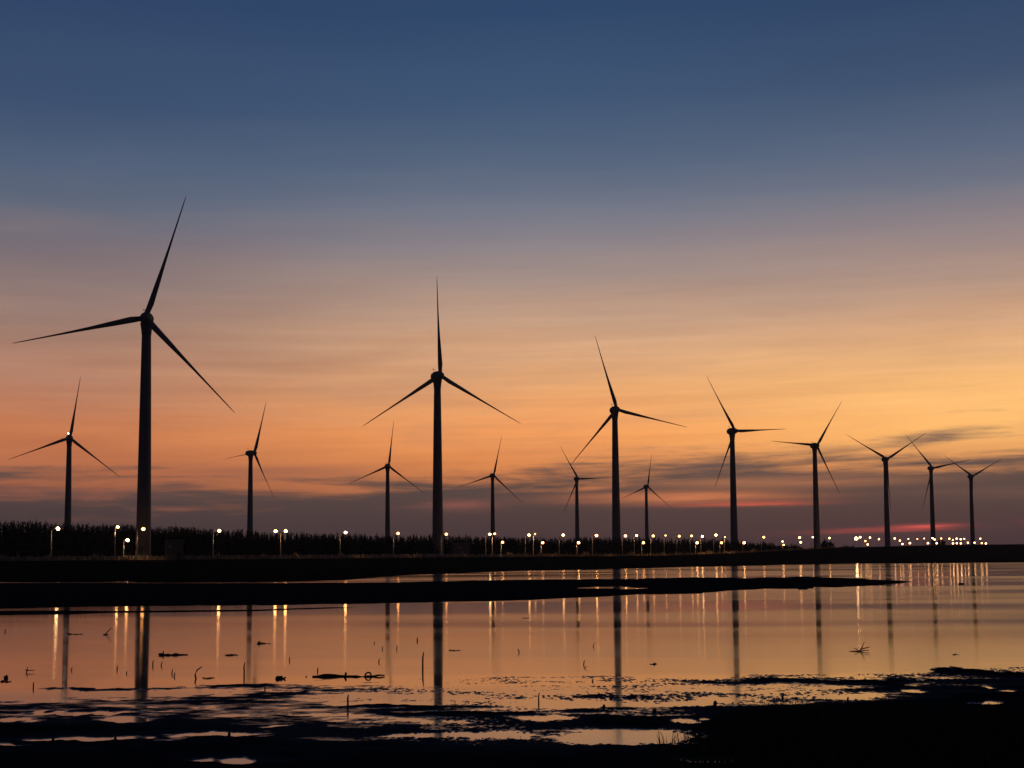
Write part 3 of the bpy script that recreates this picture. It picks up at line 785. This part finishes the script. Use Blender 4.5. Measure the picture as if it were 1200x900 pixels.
# marsh grass on the near right bank
def marsh():
    rng = np.random.default_rng(21); V = []
    n = 15000
    px = rng.uniform(770, 1330, n); py = rng.uniform(838, 935, n)
    edge = np.interp(px, [770, 800, 830, 860, 900, 1000, 1200, 1330], [876, 868, 856, 846, 834, 829, 832, 830])
    keep = (py > edge+rng.normal(0, 2.5, n)) & (rng.random(n) < np.interp(px, [770, 850], [.25, 1])); px, py = px[keep], py[keep]
    gx, gy = ground(px, py); H, _, _ = mud_height(gx, gy)
    keep = H > -.015; gx, gy, H = gx[keep], gy[keep], H[keep]; m = len(gx)
    h = rng.uniform(.10, .42, m)*(.55+.45*(fbm(gx*.9, gy*.6, 77, 3)+1)); w = rng.uniform(.004, .012, m); a = rng.uniform(0, 6.28, m)
    lx, ly = rng.normal(0, .10, m), rng.normal(0, .10, m)
    c, s = np.cos(a)*w, np.sin(a)*w; z = H-.02
    A = np.stack([gx-c, gy-s, z], -1); B = np.stack([gx+c, gy+s, z], -1)
    Cc = np.stack([gx+lx*.35+c*.7, gy+ly*.35+s*.7, z+h*.6], -1); Dd = np.stack([gx+lx*.35-c*.7, gy+ly*.35-s*.7, z+h*.6], -1)
    E = np.stack([gx+lx+c*.1, gy+ly, z+h], -1); Fq = np.stack([gx+lx-c*.1, gy+ly, z+h], -1)
    V.append(np.stack([A, B, Cc, Dd], 1).reshape(-1, 3)); V.append(np.stack([Dd, Cc, E, Fq], 1).reshape(-1, 3))
    o = quads_obj('marsh_grass', V, M['grass']); tag(o, 'short dark marsh grass on the near right bank', 'grass', None, 'stuff')
marsh()

# ---------------------------------------------------------------- driftwood, reeds, stakes in the shallows
def gp(px, py): 
    x, y = ground(px, py); return float(x), float(y)
def mpx(y): return y/F        # metres per photo pixel at this depth
def log(px0, px1, py, r, label, name='driftwood_log', branches=(), seed=0):
    rng = random.Random(seed); x0, y0 = gp(px0, py); x1, y1 = gp(px1, py); u = mpx(y0)
    cx = (x0+x1)/2; root = empty(name, (cx, y0, 0)); n = 14; pts = []; rad = []
    for k in range(n):
        q = k/(n-1); pts.append((x0-cx+(x1-x0)*q, .10*math.sin(q*7+seed)+.03*rng.uniform(-1, 1), .01+.45*r*math.sin(q*9+seed)*.5+.02*rng.uniform(-1, 1)))
        env = (1-q*.75)*(.35+.65*min(1, q*6)); rad.append(max(.018, r*env*rng.uniform(.65, 1.3)))
    MB().tube(pts, rad, 8).build('trunk', M['bark'], root)
    for (bx, by, ex, ey, br) in branches:     # branch from pixel to pixel, standing up from the log
        P = [((bx-600)*u+0-cx+(0), 0, (py-by)*u)]
        Xa = gp(bx, py)[0]-cx; Xb = gp(ex, py)[0]-cx
        m = ((Xa+Xb)/2+.02, .03, ((py-by)+(py-ey))*.5*u+.02)
        MB().tube([(Xa, 0, (py-by)*u), m, (Xb, .05, (py-ey)*u)], [br, br*.8, br*.35], 6).build('branch', M['bark'], root)
    tag(root, label, 'driftwood', 'driftwood stranded in the shallow water'); return root
log(78, 95.5, 743.5, .055, 'short dark log crossing the reflection of the leftmost turbine', seed=1)
log(185, 219, 768, .10, 'lumpy dark log with a stub, right of the tallest turbine reflection', branches=[(190, 768, 191, 763, .04)], seed=2)
log(264, 279, 768, .045, 'short thin stick lying left of the side-on turbine reflection', seed=3)
log(300, 317, 754.5, .05, 'small log with a round knob at its left end, right of the side-on turbine reflection', branches=[(303, 755, 303.5, 751.6, .08)], seed=4)
log(237, 250, 795, .03, 'thin flat stick lying in shallows below the crooked reed', seed=8)
log(324, 335, 795.5, .09, 'short blunt lump of wood near the mud edge, left of the long log', seed=5)
L_ = log(366, 450, 793.3, .08, 'longest driftwood log, with a looped branch and stubs, left of the second tallest reflection',
    branches=[(404, 792, 404.5, 788, .05), (358, 795, 358.5, 792, .03)], seed=6)
x0, y0 = gp(431, 793); u = mpx(y0); lp = []
for k in range(13):
    a = -math.pi*.15+k/12*math.pi*1.3; lp.append((x0-L_.location.x+math.cos(a)*3.6*u, .02*math.sin(a*2)+.01*k, .02+abs(math.sin(a))*(4.6-.12*k)*u if math.sin(a) > 0 else 0))
MB().tube(lp, .028, 6).build('loop_branch', M['bark'], L_)
log(526, 539, 762.5, .035, 'thin stick lying just right of the second tallest turbine reflection', seed=7)
log(762, 772, 778.5, .05, 'small dark wedge of wood floating right of the third tallest reflection', seed=9)
log(1116, 1124, 767.3, .03, 'tiny dark piece of wood afloat right of the branched snag', seed=10)
log(0, 12, 799, .03, 'thin stick lying at the far left edge of the water', seed=12)
log(612, 620, 724.5, .03, 'faint thin stick in the water right of centre near the bank', seed=13)
def snag(cx, py, segs, label, r=.03):
    x0, y0 = gp(cx, py); u = mpx(y0); root = empty('snag', (x0, y0, 0)); nm = 'stem'
    for (ax, ay, bx, by, dy) in segs:
        MB().tube([((ax-cx)*u, 0, (py-ay)*u), (((ax+bx)/2-cx)*u+.02, dy*.5, (py-(ay+by)/2)*u+.01), ((bx-cx)*u, dy, (py-by)*u)], [r, r*.8, r*.4], 6).build(nm, M['bark'], root); nm = 'branch'
    tag(root, label, 'snag', 'driftwood stranded in the shallow water')
snag(124, 744, [(122, 744.5, 130.5, 735, .1), (121, 743.5, 127, 744, .1), (122, 744, 126, 748, .0)], 'crooked stick poking up to the right, left of the tallest turbine reflection', .035)
snag(1008, 763.5, [(1007, 764, 1014, 752.5, .1), (1006, 763, 995.5, 763.5, .1), (1007, 763, 1001, 759.5, .0), (1009, 761, 1020.5, 758.5, .1), (1008, 763, 1018, 762, -.1), (1008, 764, 1015, 771, -.1)], 'many-branched dark snag in the open water at right', .026)
snag(31, 788, [(31, 788, 31.8, 781.5, 0), (31, 786, 40, 786, .1), (31, 786, 28, 785.2, .1)], 'small cross-shaped twig standing in the water at far left', .02)
snag(7, 795, [(7, 795.5, 7.2, 791, 0), (5, 794, 9.5, 794, 0)], 'small round clump of twigs at the far left edge', .06)
def mound(px, py, w, h, label):
    x, y = gp(px, py); u = mpx(y); root_rng = random.Random(int(px)); mb = MB()
    for k in range(7): mb.ball((root_rng.uniform(-.35, .35)*w*u, root_rng.uniform(-.4, .4), 0), h*u*root_rng.uniform(.5, 1), 9, 6, (root_rng.uniform(1, 2), 1.6, 1))
    o = mb.build('mud_lump', M['mud']); o.location = (x, y, 0); tag(o, label, 'mud lump', 'mud lumps by the far bank')
mound(940, 690.5, 10, 2.2, 'dark mud lump under the far bank, left of the level-left-blade turbine reflection')
mound(1126, 684.5, 6, 1.6, 'small dark lump in the water below the far right lamp cluster')

STAKE = [  # px, foot py, top py, lean px, radius, label
 (286, 791.5, 776.5, .3, .028, 'tall thin stake standing left of the side-on turbine reflection'),
 (230.3, 795.5, 781.5, 2.0, .03, 'crooked reed stem, tallest between the tallest turbine reflection and the thin stake'),
 (495.4, 784.5, 764.5, .4, .035, 'tallest dark stake, just left of the second tallest turbine reflection'),
 (489, 751.5, 747, .2, .035, 'short stub above and left of the tallest dark stake'),
 (407.3, 829, 814.5, .3, .03, 'stake standing in the mud below the long log'),
 (179.3, 780, 773.5, .3, .025, 'short stub right beside the tallest turbine reflection, left of a pair'),
 (189, 780, 775, .3, .022, 'second short stub right of the tallest turbine reflection'),
 (201.5, 789.5, 784.5, .2, .022, 'short stub below the lumpy log, left of two'),
 (204.3, 792.5, 788, .2, .022, 'short stub below the lumpy log, right of two'),
 (137.2, 784.5, 780, .2, .025, 'short stub left of the tallest turbine reflection'),
 (148, 789.5, 786.5, .2, .018, 'tiny stub close left of the tallest turbine reflection'),
 (83.5, 785.5, 782, .3, .02, 'tiny stub just right of the leftmost turbine reflection'),
 (39, 806, 799.5, .2, .022, 'short stub at far left close to the mud line'),
 (6, 741, 737.5, .2, .03, 'tiny stub in the water near the left edge, high up'),
 (339.3, 774.5, 769.5, .2, .022, 'short stub above the long log, right of the knobbed log'),
 (372.3, 787, 782, .2, .024, 'short stub close above the left end of the long log'),
 (443.8, 776, 771.8, .2, .024, 'short stub above the looped end of the long log'),
 (448, 761, 757.5, .2, .022, 'tiny stub left of a second, beside the small distant turbine reflection'),
 (464.9, 761, 756.5, .2, .022, 'tiny stub right of the small distant turbine reflection'),
 (438.5, 754.0, 751.5, .1, .022, 'faint tiny stub high between the lamp streaks left of the middle'),
 (310.5, 808.5, 804, .2, .025, 'short stub at the mud edge below the blunt lump'),
 (608.3, 765, 760, -.4, .026, 'short stub in open water right of centre'),
 (695.6, 758, 753.5, .4, .024, 'short stub left of the third tallest turbine reflection, upper'),
 (684, 779, 774, .3, .024, 'short stub left of the third tallest turbine reflection, middle'),
 (686, 783.5, 781, .6, .02, 'tiny stub just under the middle one left of the third tallest reflection'),
 (694.5, 798.5, 795.5, .2, .024, 'tiny stub at the mud edge left of the third tallest reflection'),
 (631.3, 825, 812, .3, .024, 'thin stake standing in a puddle left of the third tallest reflection'),
 (707.5, 830, 826, .2, .05, 'dark stub beside a small puddle left of the third tallest reflection'),
 (767, 836, 831, .2, .07, 'thick stub on the mud right of the third tallest reflection'),
 (838, 829, 821.5, .2, .06, 'thick stub on the mud edge below the medium turbine reflection'),
 (917, 818.5, 812, .2, .035, 'small post at the near mud edge left of the fifth turbine reflection'),
 (993.5, 821.5, 817, .2, .03, 'small post at the near mud edge right of the fifth turbine reflection'),
 (268.4, 866, 857.5, .1, .04, 'dark stub standing in the lowest left puddle'),
 (576.8, 840.5, 834.5, .2, .03, 'dark stub on the mud right of the second tallest reflection'),
 (533, 827, 823, .2, .015, 'tiny reed in the puddle right of the second tallest reflection'),
 (789.3, 905, 885, .2, .022, 'thin stake rising from the nearest puddle at the bottom edge'),
 (62, 870, 864.5, .1, .035, 'dark stub at the left end of the lowest left puddle'),
 (135, 868.5, 863.5, .1, .035, 'dark stub in the middle of the lowest left puddle')]
for (px, py, ty, lean, r, label) in STAKE:
    x, y = gp(px, py); u = mpx(y); h = (py-ty)*u; l = lean*u*3
    mb = MB(); j = random.Random(int(px*10))
    mb.tube([(0, 0, -.08), (j.uniform(-.4, .4)*l, 0, h*.35), (l*.2+j.uniform(-.5, .8)*l, .01, h*.7), (l, 0, h)], [r, r*.9, r*.85, r*.5], 6)
    o = mb.build('stake', M['reed']); o.location = (x, y, 0)
    tag(o, label, 'stake', 'stakes and stubs standing in the shallows')

# ---------------------------------------------------------------- thin evening haze over the flats
hz = MB().box((0, 1950, 58.5), (7800, 4300, 122.0)).build('haze', M['mud'], None, False)
hm = bpy.data.materials.new('evening_haze'); hm.use_nodes = True; ht = NT(hm.node_tree)
ht.n.remove(ht.n['Principled BSDF']); pv = ht.new('ShaderNodeVolumePrincipled')
pv.inputs['Color'].default_value = (.86, .86, .90, 1); pv.inputs['Density'].default_value = .00006; pv.inputs['Anisotropy'].default_value = .45
ht.l.new(pv.outputs[0], ht.n['Material Output'].inputs['Volume'])
hz.data.materials.clear(); hz.data.materials.append(hm); hz['kind'] = 'stuff'
tag(hz, 'thin pale evening haze over the tidal flats')
